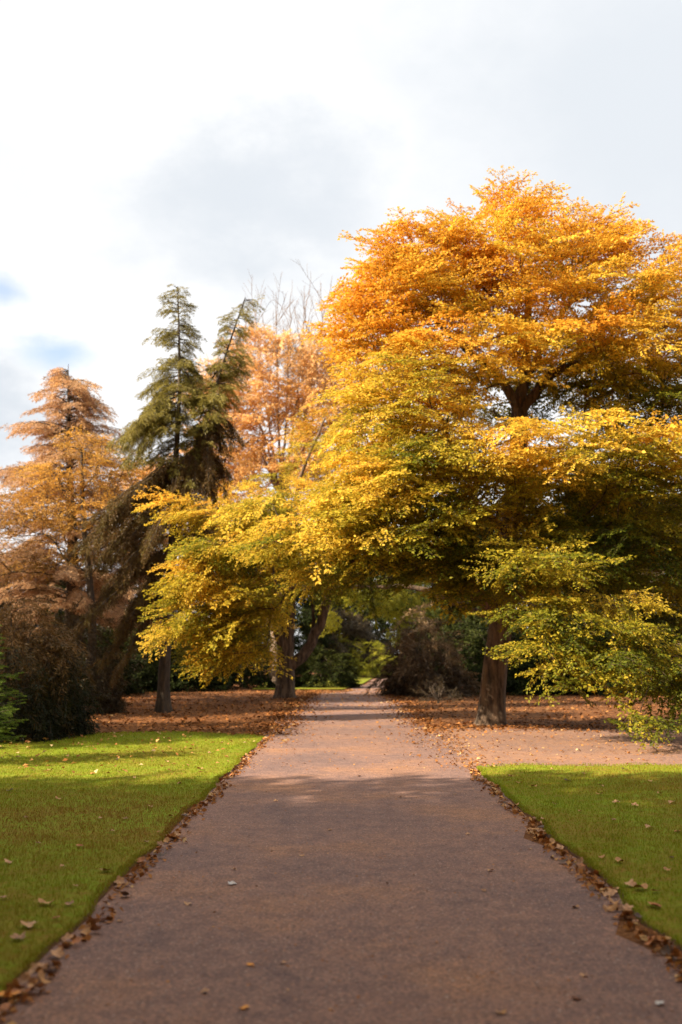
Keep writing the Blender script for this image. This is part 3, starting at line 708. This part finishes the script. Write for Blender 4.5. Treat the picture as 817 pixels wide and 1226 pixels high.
# trees outside the picture, shading path and lawn; later ones added to block light
net = Net(); net.poly([[0, 0, 0], [.1, 0, 3], [0, .1, 6], [0, 0, 9]], .4, .1, .4, flare=.3)
n = 620; d = unit(rng.normal(0, 1, (n, 3))); T = np.array([0, 0, 6.2]) + d * (rng.random(n) ** .35)[:, None] * [4.4, 4.0, 5.2]; T[:, 2] = np.maximum(T[:, 2], 1.0)
D = unit(d + rng.normal(0, .3, (n, 3))); net.grow(T[:200], D[:200], .2)
SPS = [spray(rng, 1.4, 5, .17, .65, .2, gap=.13, tiltsd=.5) for _ in range(4)]
V, tn, mi = place(SPS, T, D, rng.uniform(.9, 1.4, n), np.full(n, .5), .4, tints_sd=.1)
sh = plant('broadleaf_tree', 'broad golden tree standing by the viewer', 'tree', net, V, tn, mi, M['gold'], M['bark'], 'trees around the viewer', cap=.15)
for k, (x, y, s, lb) in enumerate([(-10.5, 3.6, 1.0, 'broad golden tree left of the lawn, closest to the lawn'), (-12.5, -2.5, 1.1, 'broad golden tree left of the viewer, behind the closest one'), (-19.5, 1.0, 1.25, 'broad golden tree farthest from the left lawn'),
                                   (-8, -6, .9, 'broad golden tree behind the viewer'), (-20, -5, 1.25, 'broad golden tree far behind to the left'), (-13.5, 17.3, .66, 'unseen small golden tree added to shade the dark weeping bush'), (-16.8, 25, .85, 'unseen golden tree added to shade the ground by the two topped conifer'),  # last two are unseen, added to shade the bush and the conifer's ground
                                   (10.5, 3.5, 1.0, 'unseen golden tree right of the right lawn, added to dim the sky light'), (8.8, 1.0, .95, 'unseen golden tree close to the right of the viewer, added to dim the sky light'), (-8.6, .6, 1.0, 'unseen golden tree close to the left of the viewer, added to dim the sky light'), (9, -5.5, 1.1, 'unseen golden tree behind the viewer to the right, added to dim the sky light'), (0.5, -6.5, 1.5, 'unseen golden tree straight behind the viewer, added to dim the sky light'), (-1.5, -18, 1.4, 'unseen golden tree farthest behind the viewer, added to dim the sky light')]):  # unseen trees added around the viewer to cut sky light on the foreground
    if k == 0: sh.location = (x, y, 0); sh['label'] = lb
    else: dup(sh, (x, y, 0), k * 1.7, s, lb)

# ------------------------------------------------------------------ ground, path, lawns
def sheet(name, V, Q, mats, midx=None, smooth=False):
    return tag(link(name, quad_mesh(name, V, Q, mats, midx, smooth=smooth)), kind='structure')
sheet('ground', [[-600, -600, 0], [600, -600, 0], [600, 900, 0], [-600, 900, 0]], [[0, 1, 2, 3]], [M['soil']])
ys = np.r_[np.arange(-4, 30, 1.0), np.arange(30, 90, 1.5)]
Lx = np.interp(ys, [-4, 33, 36, 39, 43, 52, 64, 75, 90], [-1.6, -1.62, -1.5, -1.05, 0.0, .9, 1.65, 3.4, 7])
Rx = np.interp(ys, [-4, 33, 36, 43, 52, 64, 75, 90], [1.79, 1.75, 1.6, 1.92, 2.3, 2.75, 4.8, 9])
wl = np.where(ys > 20, rng.normal(0, .13, len(ys)), rng.normal(0, .012, len(ys)))
V = np.stack([np.r_[Lx + wl, Rx + wl[::-1]], np.r_[ys, ys], np.full(2 * len(ys), .004)], 1); n = len(ys)
sheet('path', V, [[k, n + k, n + k + 1, k + 1] for k in range(n - 1)], [M['path']])
xs = np.arange(1.30, 30, .13)
V = np.vstack([np.stack([xs, 14.0 + 0 * xs, 0 * xs + .003], 1), np.stack([xs, 21.9 + .25 * np.sin(xs * .9) + .02 * xs + .14 * np.sin(xs * 4.3 + 1) + .1 * np.sin(xs * 9.7) + rng.normal(0, .05, len(xs)) - .8 * np.exp(-np.abs(xs - 1.7) / .5), 0 * xs + .003], 1)]); n = len(xs)
sheet('side_path', V, [[k, k + 1, n + k + 1, n + k] for k in range(n - 1)], [M['side']])

def edgeL(y): return -1.61 + .022 * np.sin(y * 2.3) + .016 * np.sin(y * 5.1 + 1) + .008 * np.sin(y * 13)
def edgeR(y): return 1.785 + .022 * np.sin(y * 2.7) + .016 * np.sin(y * 4.7) + .008 * np.sin(y * 12)
def farL(x): return np.interp(-x, [1.6, 1.9, 3, 5, 6.3, 8, 40], [19.4, 19.9, 20.7, 20.3, 18.3, 17.4, 17]) + .12 * np.sin(x * 3) + .05 * np.sin(x * 9)
def farR(x): return np.interp(x, [1.7, 1.95, 2.3, 3.5, 8, 40], [14.2, 14.45, 14.55, 14.6, 14.9, 15]) + .08 * np.sin(x * 3.3) + .04 * np.sin(x * 8)
def lawn_z(x, y): return .026 + .008 * np.sin(x * 1.3 + y * .7) + .006 * np.sin(y * 1.9 - x * .5)
def lawn(name, sgn, edge, far):
    off = np.r_[0, .02, .06, .2, .4, .7, np.arange(1.0, 4, .35), np.arange(4.2, 12, .7), 16, 24, 36]
    t = np.r_[np.linspace(0, .95, 150), .975, .99, .996, 1.0]
    X = np.zeros((len(t), len(off))); Y = X.copy(); Z = X.copy()
    for j, o in enumerate(off):
        x = edge(0) + sgn * o
        yf = far(x); Y[:, j] = -4 + t * (yf + 4)
        X[:, j] = edge(Y[:, j]) + sgn * o
        Z[:, j] = lawn_z(X[:, j], Y[:, j])
    Z[:, 0] = .0; Z[:, 1] *= .85; Z[-1, :] = 0.0; Z[-2, :] *= .6
    m = len(off); Q, mi = [], []
    for i in range(len(t) - 1):
        for j in range(m - 1):
            q = [i * m + j, i * m + j + 1, (i + 1) * m + j + 1, (i + 1) * m + j]
            Q.append(q if sgn > 0 else q[::-1]); mi.append(1 if j == 0 else 0)
    return sheet(name, np.stack([X.ravel(), Y.ravel(), Z.ravel()], 1), Q, [M['turf'], M['earth']], mi, True)
lawn('lawn', -1, edgeL, farL); lawn('lawn', 1, edgeR, farR)
px_ = P(430, 815, 55)[0]
V = [[-4.2, 44, .05], [-.25, 44, .05], [.75, 52, .05], [1.55, 64, .05], [-3, 66, .05], [-4.5, 54, .05], [-1.0, 54, .05], [-1, 66, .05]]
sheet('lawn', V, [[0, 1, 2, 5], [5, 2, 3, 4]], [M['turf']])

# grass blades
def grass(name, edge, far, sgn, x_out):
    pts = []
    for (y0, y1, dens, wd, ht) in [(4, 6.5, 5600, .0034, .029), (6.5, 9, 4200, .0043, .028), (9, 13, 2600, .006, .027), (13, 21, 1400, .009, .024)]:
        Xo = x_out(y1); n = int(dens * Xo * (y1 - y0))
        o = np.where(rng.random(n) < .93, rng.uniform(.0, 1, n) * Xo, rng.uniform(-.015, .06, n)); y = rng.uniform(y0, y1, n); x = edge(y) + sgn * o
        k = (y < far(x) - .02)
        pts.append(np.stack([x[k], y[k], np.full(k.sum(), wd), ht * (1 - .45 * np.exp(-o[k] / .08))], 1))
    q = np.vstack(pts); n = len(q)
    x, y, w, h = q.T; z = lawn_z(x, y) - .004
    h = h * rng.uniform(.45, 1.2, n) * (1 + .35 * (np.sin(x * 7 + y * 3) * np.sin(y * 6 - x * 2) > .5))
    a = rng.uniform(0, 6.283, n); le = rng.normal(0, .5, n); a2 = rng.uniform(0, 6.283, n)
    b0 = np.stack([x, y, z], 1); sd = np.stack([np.cos(a), np.sin(a), 0 * a], 1) * w[:, None] * .5
    tipp = b0 + np.stack([np.cos(a2) * le * h, np.sin(a2) * le * h, h], 1)
    V = np.stack([b0 - sd, b0 + sd, tipp + sd * .25, tipp - sd * .25], 1)
    pat = .5 + .22 * np.sin(x * .9 + 1.3 * np.sin(y * .55)) + .2 * np.sin(y * 1.15 + 1.1 * np.sin(x * .8 + 1)) + .1 * np.sin(x * 3.1 + y * 2.3)
    worn = np.exp(-(((x + 3.0) / 1.6) ** 2 + ((y - 9.3) / 1.5) ** 2)) if sgn < 0 else np.exp(-(((x - 5) / 2.2) ** 2 + ((y - 12.6) / 1.5) ** 2)) * .9
    fine = .5 + .5 * np.sin(x * 5.3 + 2 * np.sin(y * 3.1)) * np.sin(y * 4.4 + 1.5 * np.sin(x * 2.7))
    tn = np.clip(.12 + .56 * pat + .14 * fine - .5 * worn + rng.normal(0, .16, n) + .2 * np.clip((y - 11) / 4, 0, 1), 0, 1)  # far end tinted brighter, strengthening the sunlit band in the blade colour
    o = link(name, leaf_mesh(name, V, tn, np.zeros(n, int), [M['grass']]))
    return tag(o, 'short green lawn grass ' + ('left' if sgn < 0 else 'right') + ' of the path', 'grass', kind='stuff')
grass('grass', edgeL, farL, -1, lambda y: .345 * y + .9 - 1.6)
grass('grass', edgeR, farR, 1, lambda y: .345 * y + .9 - 1.78)

# ------------------------------------------------------------------ leaf litter as stuff
def litter(pts, size, tint, tilt=.35):
    n = len(pts); a = rng.uniform(0, 6.283, n)
    A = np.stack([np.cos(a), np.sin(a), rng.normal(0, tilt, n)], 1)
    Nn = np.array([0, 0, 1.]) + rng.normal(0, tilt, (n, 3))
    l = size * rng.uniform(.6, 1.3, n)
    q = leaf_quads(pts, A, Nn, l, l * rng.uniform(.5, .8, n), rng.uniform(-.1, .35), rng.uniform(-.1, .2))
    q[..., 2] += (pts[:, 2] - q[..., 2].min(1))[:, None]
    return q, np.clip(tint + rng.normal(0, .2, n), 0, 1)
Q, Tn = [], []
def addl(x, y, size, tint, z=.008, tilt=.3):
    q, t = litter(np.stack([x, y, np.full(len(x), z)], 1), size, tint, tilt); Q.append(q); Tn.append(t)
n = 30000; y = 19.5 + 32 * rng.random(n) ** 1.35; x = rng.uniform(-14, 14, n)
k = ((x < -1.7) & (y > farL(x) - .3)) | (x > 1.75) & (y > 21.6); addl(x[k], y[k], .1, .36)  # litter under the trees tinted darker to stand in for deeper shade
n = 3000; x = rng.uniform(-1.7, 1.8, n); y = rng.uniform(18, 45, n); k = rng.random(n) < np.clip((np.abs(x - .1) / 1.7) ** 2 + (y - 20) / 50, .06, 1); addl(x[k], y[k], .085, .6)
n = 4200; sg = rng.choice([-1.6, 1.75], n); x = sg + rng.normal(0, .28, n); y = rng.uniform(20, 44, n); k = (x < 0) | (y > 22); addl(x[k], y[k], .08, .42)
n = 2600; x = rng.uniform(1.5, 12, n); y = 22 + .25 * np.sin(x * .9) - 1.5 * np.exp(-(x - 1.5) / .6) + rng.normal(.1, .55, n); addl(x, y, .08, .42)
n = 420; x = 1.8 + rng.normal(0, .3, n); y = rng.uniform(14.3, 21.5, n); addl(x, y, .055, .6)
n = 1500; x = rng.uniform(-1.65, 1.8, n); y = rng.uniform(14, 24, n); k = rng.random(n) < .25 + .75 * (np.abs(x - .1) / 1.7) ** 2; addl(x[k], y[k], .036, .66)
n = 2200; x = rng.uniform(1.7, 12, n); y = rng.uniform(14.3, 22.2, n); addl(x, y, .052, .68)
n = 1300; y = 4.2 + 16 * rng.random(n) ** 1.2; y = y[rng.random(n) < .35 + .65 * (np.sin(y * 3.1) * np.sin(y * 1.3 + 1) > -.1)]; n = len(y); x = edgeL(y) + .05 + np.abs(rng.normal(0, .055, n)); addl(x, y, .05, .6, .008, .5)
n = 1200; y = 4.6 + 10 * rng.random(n) ** 1.2; y = y[rng.random(n) < .35 + .65 * (np.sin(y * 2.7) * np.sin(y * 1.1 + 1) > -.1)]; n = len(y); x = edgeR(y) - .05 - np.abs(rng.normal(0, .055, n)); addl(x, y, .05, .62, .008, .5)
n = 500; y = rng.uniform(13, 20, n); x = edgeL(y) - rng.uniform(0, 9, n); k = y < farL(x); addl(x[k], y[k], .075, .7, .075)
n = 700; y = 4 + 13 * rng.random(n) ** 1.3; x = rng.uniform(-1.5, 1.7, n); addl(x, y, .02, .5, .006, .2)
n = 5000; y = 4 + 8 * rng.random(n) ** 1.4; x = rng.uniform(-1.6, 1.78, n); addl(x, y, .008, .45, .006, .3)
tag(link('leaf_litter', leaf_mesh('leaf_litter', np.concatenate(Q), np.concatenate(Tn), np.zeros(sum(map(len, Q)), int), [M['litter']])),
    'brown and orange leaf litter strewn over the ground under the trees', 'leaf litter', kind='stuff')

# ------------------------------------------------------------------ fallen leaves one by one
def leaf_shape(name, col_lo, col_hi, curl, kind):
    ang = np.linspace(-math.pi, math.pi, 25)[:-1]
    if kind == 'lobed': r = .5 * (.62 + .38 * np.abs(np.cos(2.5 * ang)) ** 1.4) * (1 - .15 * np.abs(ang) / math.pi)
    else: r = .5 * (.55 + .45 * np.abs(np.cos(ang)) ** 1.5)
    V = [[0, 0, 0]]
    for ring in (.5, 1.0):
        for a, rr in zip(ang, r):
            x, y = math.cos(a) * rr * ring, math.sin(a) * rr * ring
            V.append([x, y, curl[0] * x * x + curl[1] * y * y + curl[2] * x * y + .04 * ring * math.sin(3 * a)])
    V = np.array(V); V[:, 2] -= V[:, 2].min()
    m = 24; Q = []
    for k in range(m): Q.append([1 + k, 1 + m + k, 1 + m + (k + 1) % m, 1 + (k + 1) % m])
    for k in range(0, m, 2): Q.append([0, 1 + k, 1 + (k + 1) % m, 1 + (k + 2) % m])
    # stalk
    i = len(V); V = np.vstack([V, [[-.45, .012, .02], [-.45, -.012, .02], [-.8, -.008, .05], [-.8, .008, .05]]]); Q.append([i, i + 1, i + 2, i + 3])
    mt, nt, out = new_mat(name)
    tc = N(nt, 'ShaderNodeTexCoord'); no = noise(nt, 4, 5, .65, tc.outputs['Object']); rp = ramp(nt, [(.35, col_lo), (.65, col_hi)], no.outputs['Fac'])
    bs = N(nt, 'ShaderNodeBsdfPrincipled'); bs.inputs['Roughness'].default_value = .65; nt.links.new(rp.outputs[0], bs.inputs['Base Color']); nt.links.new(bs.outputs[0], out.inputs[0])
    return quad_mesh(name, V, Q, [mt], smooth=False)
brn = [leaf_shape('dry_leaf', (.16, .07, .03), (.42, .22, .1), (.5, .9, .2), 'lobed'), leaf_shape('tan_leaf', (.3, .14, .055), (.6, .34, .16), (-.35, .7, .3), 'lobed'),
       leaf_shape('rust_leaf', (.25, .08, .02), (.5, .19, .05), (.3, 1.2, 0), 'oval'), leaf_shape('ochre_leaf', (.3, .15, .05), (.55, .27, .08), (.8, -.3, .3), 'oval'),
       leaf_shape('dark_leaf', (.05, .03, .02), (.14, .075, .04), (.6, .8, -.3), 'oval')]
org = [leaf_shape('orange_leaf', (.6, .2, .015), (.78, .34, .03), (.15, .2, 0), 'oval')]
pale = [leaf_shape('pale_leaf', (.45, .42, .4), (.7, .68, .66), (.3, 1.4, 0), 'oval')]
def fallen(x, y, z, size, me, label, group=None, tilt=.3, rz=None):
    o = bpy.data.objects.new('fallen_leaf', me); COL.objects.link(o)
    o.location = (float(x), float(y), float(z)); o.scale = (size, size, size)
    o.rotation_euler = (float(rng.normal(0, tilt)), float(rng.normal(0, tilt)), float(rng.uniform(0, 6.28) if rz is None else rz))
    return tag(o, label, 'leaf', group)
def pick(w=(3, 3, 2, 2, 1)):
    w = np.array(w, float); return brn[rng.choice(5, p=w / w.sum())]
for k in range(95):
    y = 4.1 + 12 * rng.random() ** 1.5; s = rng.uniform(.055, .105); x = edgeL(y) + .02 + abs(rng.normal(0, .065))
    fallen(x, y, .012 + .02 * rng.random(), s, pick(), 'dry brown fallen leaf in the drift along the left edge of the path', 'leaves drifted along the left path edge', .4)
for k in range(85):
    y = 4.8 + 9.3 * rng.random() ** 1.3; s = rng.uniform(.055, .1); x = edgeR(y) - .02 - abs(rng.normal(0, .075))
    fallen(x, y, .012 + .02 * rng.random(), s, pick(), 'dry brown fallen leaf in the drift along the right edge of the path', 'leaves drifted along the right path edge', .4)
for (px, py, s) in [(70, 960, .09), (95, 1018, .08), (135, 1000, .07), (128, 1050, .13), (55, 1092, .13), (35, 1118, .14), (22, 1133, .12), (67, 1109, .06), (84, 1092, .09), (150, 985, .07), (180, 970, .08), (205, 982, .08), (160, 935, .09),
                    (215, 942, .1), (30, 985, .08), (45, 1015, .06), (10, 1040, .1), (110, 930, .1), (240, 925, .1), (12, 950, .1), (75, 1045, .06), (175, 1012, .07), (190, 1000, .06), (120, 985, .06), (60, 925, .11), (200, 915, .11), (5, 1085, .08), (250, 905, .1), (140, 912, .1), (90, 1070, .05)]:
    g = G(px, py); fallen(g[0], g[1], lawn_z(g[0], g[1]) + .014, s * .85, pick((3, 4, 2, 2, 1)), 'brown fallen leaf lying on the left lawn', 'leaves lying on the left lawn', .12)
for (px, py, s) in [(718, 955, .1), (738, 965, .11), (720, 945, .09), (665, 967, .08), (760, 968, .1), (778, 995, .11), (742, 1040, .1), (768, 1072, .13), (755, 1068, .12), (785, 1075, .08), (783, 1092, .13), (805, 1035, .06), (695, 975, .06), (720, 1035, .07),
                    (640, 945, .09), (622, 940, .09), (612, 932, .09), (680, 938, .1), (700, 930, .1), (780, 940, .1), (805, 965, .1), (650, 985, .06), (812, 1000, .09), (790, 955, .08), (735, 985, .06), (765, 1105, .07), (748, 925, .1), (590, 922, .1), (660, 925, .09), (800, 1050, .07)]:
    g = G(px, py); fallen(g[0], g[1], lawn_z(g[0], g[1]) + .014, s * .85, pick((3, 4, 2, 2, 1)), 'brown fallen leaf lying on the right lawn', 'leaves lying on the right lawn', .12)
for (px, py, s) in [(362, 1026, .05), (280, 1042, .05), (225, 1084, .06), (635, 1018, .04), (588, 1044, .06), (580, 1068, .05), (545, 952, .05), (690, 1088, .05), (340, 1155, .04), (245, 1190, .05), (480, 955, .06), (330, 960, .06), (700, 1170, .05), (690, 1198, .05), (395, 995, .05), (560, 1000, .05), (600, 1215, .05), (430, 930, .07)]:
    g = G(px, py); fallen(g[0], g[1], .008, s, pick((3, 4, 3, 3, 0)), 'small brown leaf lying loose on the tarmac of the path', 'small leaves loose on the path', .12)
g = G(293, 1209); fallen(g[0], g[1], .009, .055, org[0], 'bright orange leaf lying on the near tarmac of the path, closest to the viewer', None, .08)
g = G(300, 1157); fallen(g[0], g[1], .009, .045, org[0], 'smaller bright orange leaf lying on the tarmac farther along the path', None, .08)
g = G(6, 1200); fallen(g[0], g[1], .03, .13, org[0], 'bright orange leaf at the lawn corner in the drift on the left edge', None, .2)
g = G(278, 1060); fallen(g[0], g[1], .009, .075, pale[0], 'pale grey curled leaf lying on the left half of the path', None, .15)
g = G(790, 1204); fallen(g[0], g[1], .009, .055, pale[0], 'pale grey leaf lying on the path close to the right lawn', None, .1)
g = G(675, 1035); fallen(g[0], g[1], .02, .085, brn[4], 'nearly black curled leaf standing out in the drift on the right edge', None, .3)
g = G(40, 1112)

# ------------------------------------------------------------------ light
SUN_AZ, SUN_EL = R(248), R(33)          # clockwise from +Y
to_sun = np.array([math.sin(SUN_AZ) * math.cos(SUN_EL), math.cos(SUN_AZ) * math.cos(SUN_EL), math.sin(SUN_EL)])
sd = bpy.data.lights.new('sun', 'SUN'); sd.energy = 5.0; sd.angle = R(.5); sd.color = (1.0, .86, .66)
so = bpy.data.objects.new('sun', sd); COL.objects.link(so); so.location = (-30, -10, 30)
so.rotation_euler = Vector(to_sun).to_track_quat('Z', 'Y').to_euler()

w = bpy.data.worlds.new('World'); scene.world = w; w.use_nodes = True
nt = w.node_tree
for n_ in list(nt.nodes): nt.nodes.remove(n_)
out = nt.nodes.new('ShaderNodeOutputWorld'); bg = nt.nodes.new('ShaderNodeBackground'); bg.inputs['Strength'].default_value = .1
sky = N(nt, 'ShaderNodeTexSky', sky_type='NISHITA', sun_disc=False, sun_elevation=SUN_EL, sun_rotation=SUN_AZ)
tc = N(nt, 'ShaderNodeTexCoord'); vg = tc.outputs['Generated']
mp = N(nt, 'ShaderNodeMapping'); mp.inputs['Scale'].default_value = (1, 1, 1.7); nt.links.new(vg, mp.inputs[0])
wn = noise(nt, 4.0, 7, .62, mp.outputs[0])
dist = N(nt, 'ShaderNodeVectorMath', operation='SCALE'); dist.inputs['Scale'].default_value = .3
cen = N(nt, 'ShaderNodeVectorMath', operation='SUBTRACT'); cen.inputs[1].default_value = (.5, .5, .5)
nt.links.new(wn.outputs['Color'], cen.inputs[0]); nt.links.new(cen.outputs[0], dist.inputs[0])
wv = N(nt, 'ShaderNodeVectorMath', operation='ADD'); nt.links.new(vg, wv.inputs[0]); nt.links.new(dist.outputs[0], wv.inputs[1])
dist2 = N(nt, 'ShaderNodeVectorMath', operation='SCALE'); dist2.inputs['Scale'].default_value = .09; nt.links.new(cen.outputs[0], dist2.inputs[0])
wv2 = N(nt, 'ShaderNodeVectorMath', operation='ADD'); nt.links.new(vg, wv2.inputs[0]); nt.links.new(dist2.outputs[0], wv2.inputs[1])
def blob(px, py, r, soft, stretch=(1, 1, 1), amt=1.0, src=None):
    d = unit(ray(px, py))
    s = N(nt, 'ShaderNodeVectorMath', operation='SUBTRACT'); s.inputs[1].default_value = tuple(d); nt.links.new((src or wv).outputs[0], s.inputs[0])
    m_ = N(nt, 'ShaderNodeVectorMath', operation='MULTIPLY'); m_.inputs[1].default_value = stretch; nt.links.new(s.outputs[0], m_.inputs[0])
    l = N(nt, 'ShaderNodeVectorMath', operation='LENGTH'); nt.links.new(m_.outputs[0], l.inputs[0])
    mr = N(nt, 'ShaderNodeMapRange', interpolation_type='SMOOTHSTEP'); mr.inputs['From Min'].default_value = r; mr.inputs['From Max'].default_value = r + soft
    mr.inputs['To Min'].default_value = amt; mr.inputs['To Max'].default_value = 0
    nt.links.new(l.outputs['Value'], mr.inputs['Value'])
    return mr.outputs[0]
def mx2(a, b_):
    m_ = N(nt, 'ShaderNodeMath', operation='MAXIMUM'); nt.links.new(a, m_.inputs[0]); nt.links.new(b_, m_.inputs[1]); return m_.outputs[0]
cn = noise(nt, 2.3, 5, .55, mp.outputs[0])
cl = ramp(nt, [(.3, (3.75, 3.85, 4.0)), (.5, (4.4, 4.4, 4.4))], cn.outputs['Fac'])
grey = mx2(mx2(blob(300, 255, .03, .2, (1, 1, 1.7), .9), blob(790, 150, .08, .28, (1, 1, 1), .85)), blob(10, 480, .01, .1, (1, 1, 1.3)))
mixg = N(nt, 'ShaderNodeMixRGB'); nt.links.new(grey, mixg.inputs[0]); nt.links.new(cl.outputs[0], mixg.inputs[1]); mixg.inputs[2].default_value = (3.05, 3.25, 3.5, 1)
hole = mx2(blob(18, 352, .0, .042, (1, 1, 1.8), .65, wv2), blob(80, 424, .0, .055, (1, 1, 2.2), .7, wv2))
mixh = N(nt, 'ShaderNodeMixRGB'); nt.links.new(hole, mixh.inputs[0]); nt.links.new(mixg.outputs[0], mixh.inputs[1]); nt.links.new(sky.outputs[0], mixh.inputs[2])
nt.links.new(mixh.outputs[0], bg.inputs['Color']); nt.links.new(bg.outputs[0], out.inputs[0])

# ------------------------------------------------------------------ render settings
vs = scene.view_settings
scene.display_settings.display_device = 'sRGB'
vs.view_transform = 'Standard'; vs.look = 'None'; vs.gamma = 1; vs.use_curve_mapping = False; vs.exposure = 1.35
c = scene.cycles
c.max_bounces = 7; c.diffuse_bounces = 4; c.glossy_bounces = 2; c.transmission_bounces = 4; c.transparent_max_bounces = 4
c.use_denoising = True
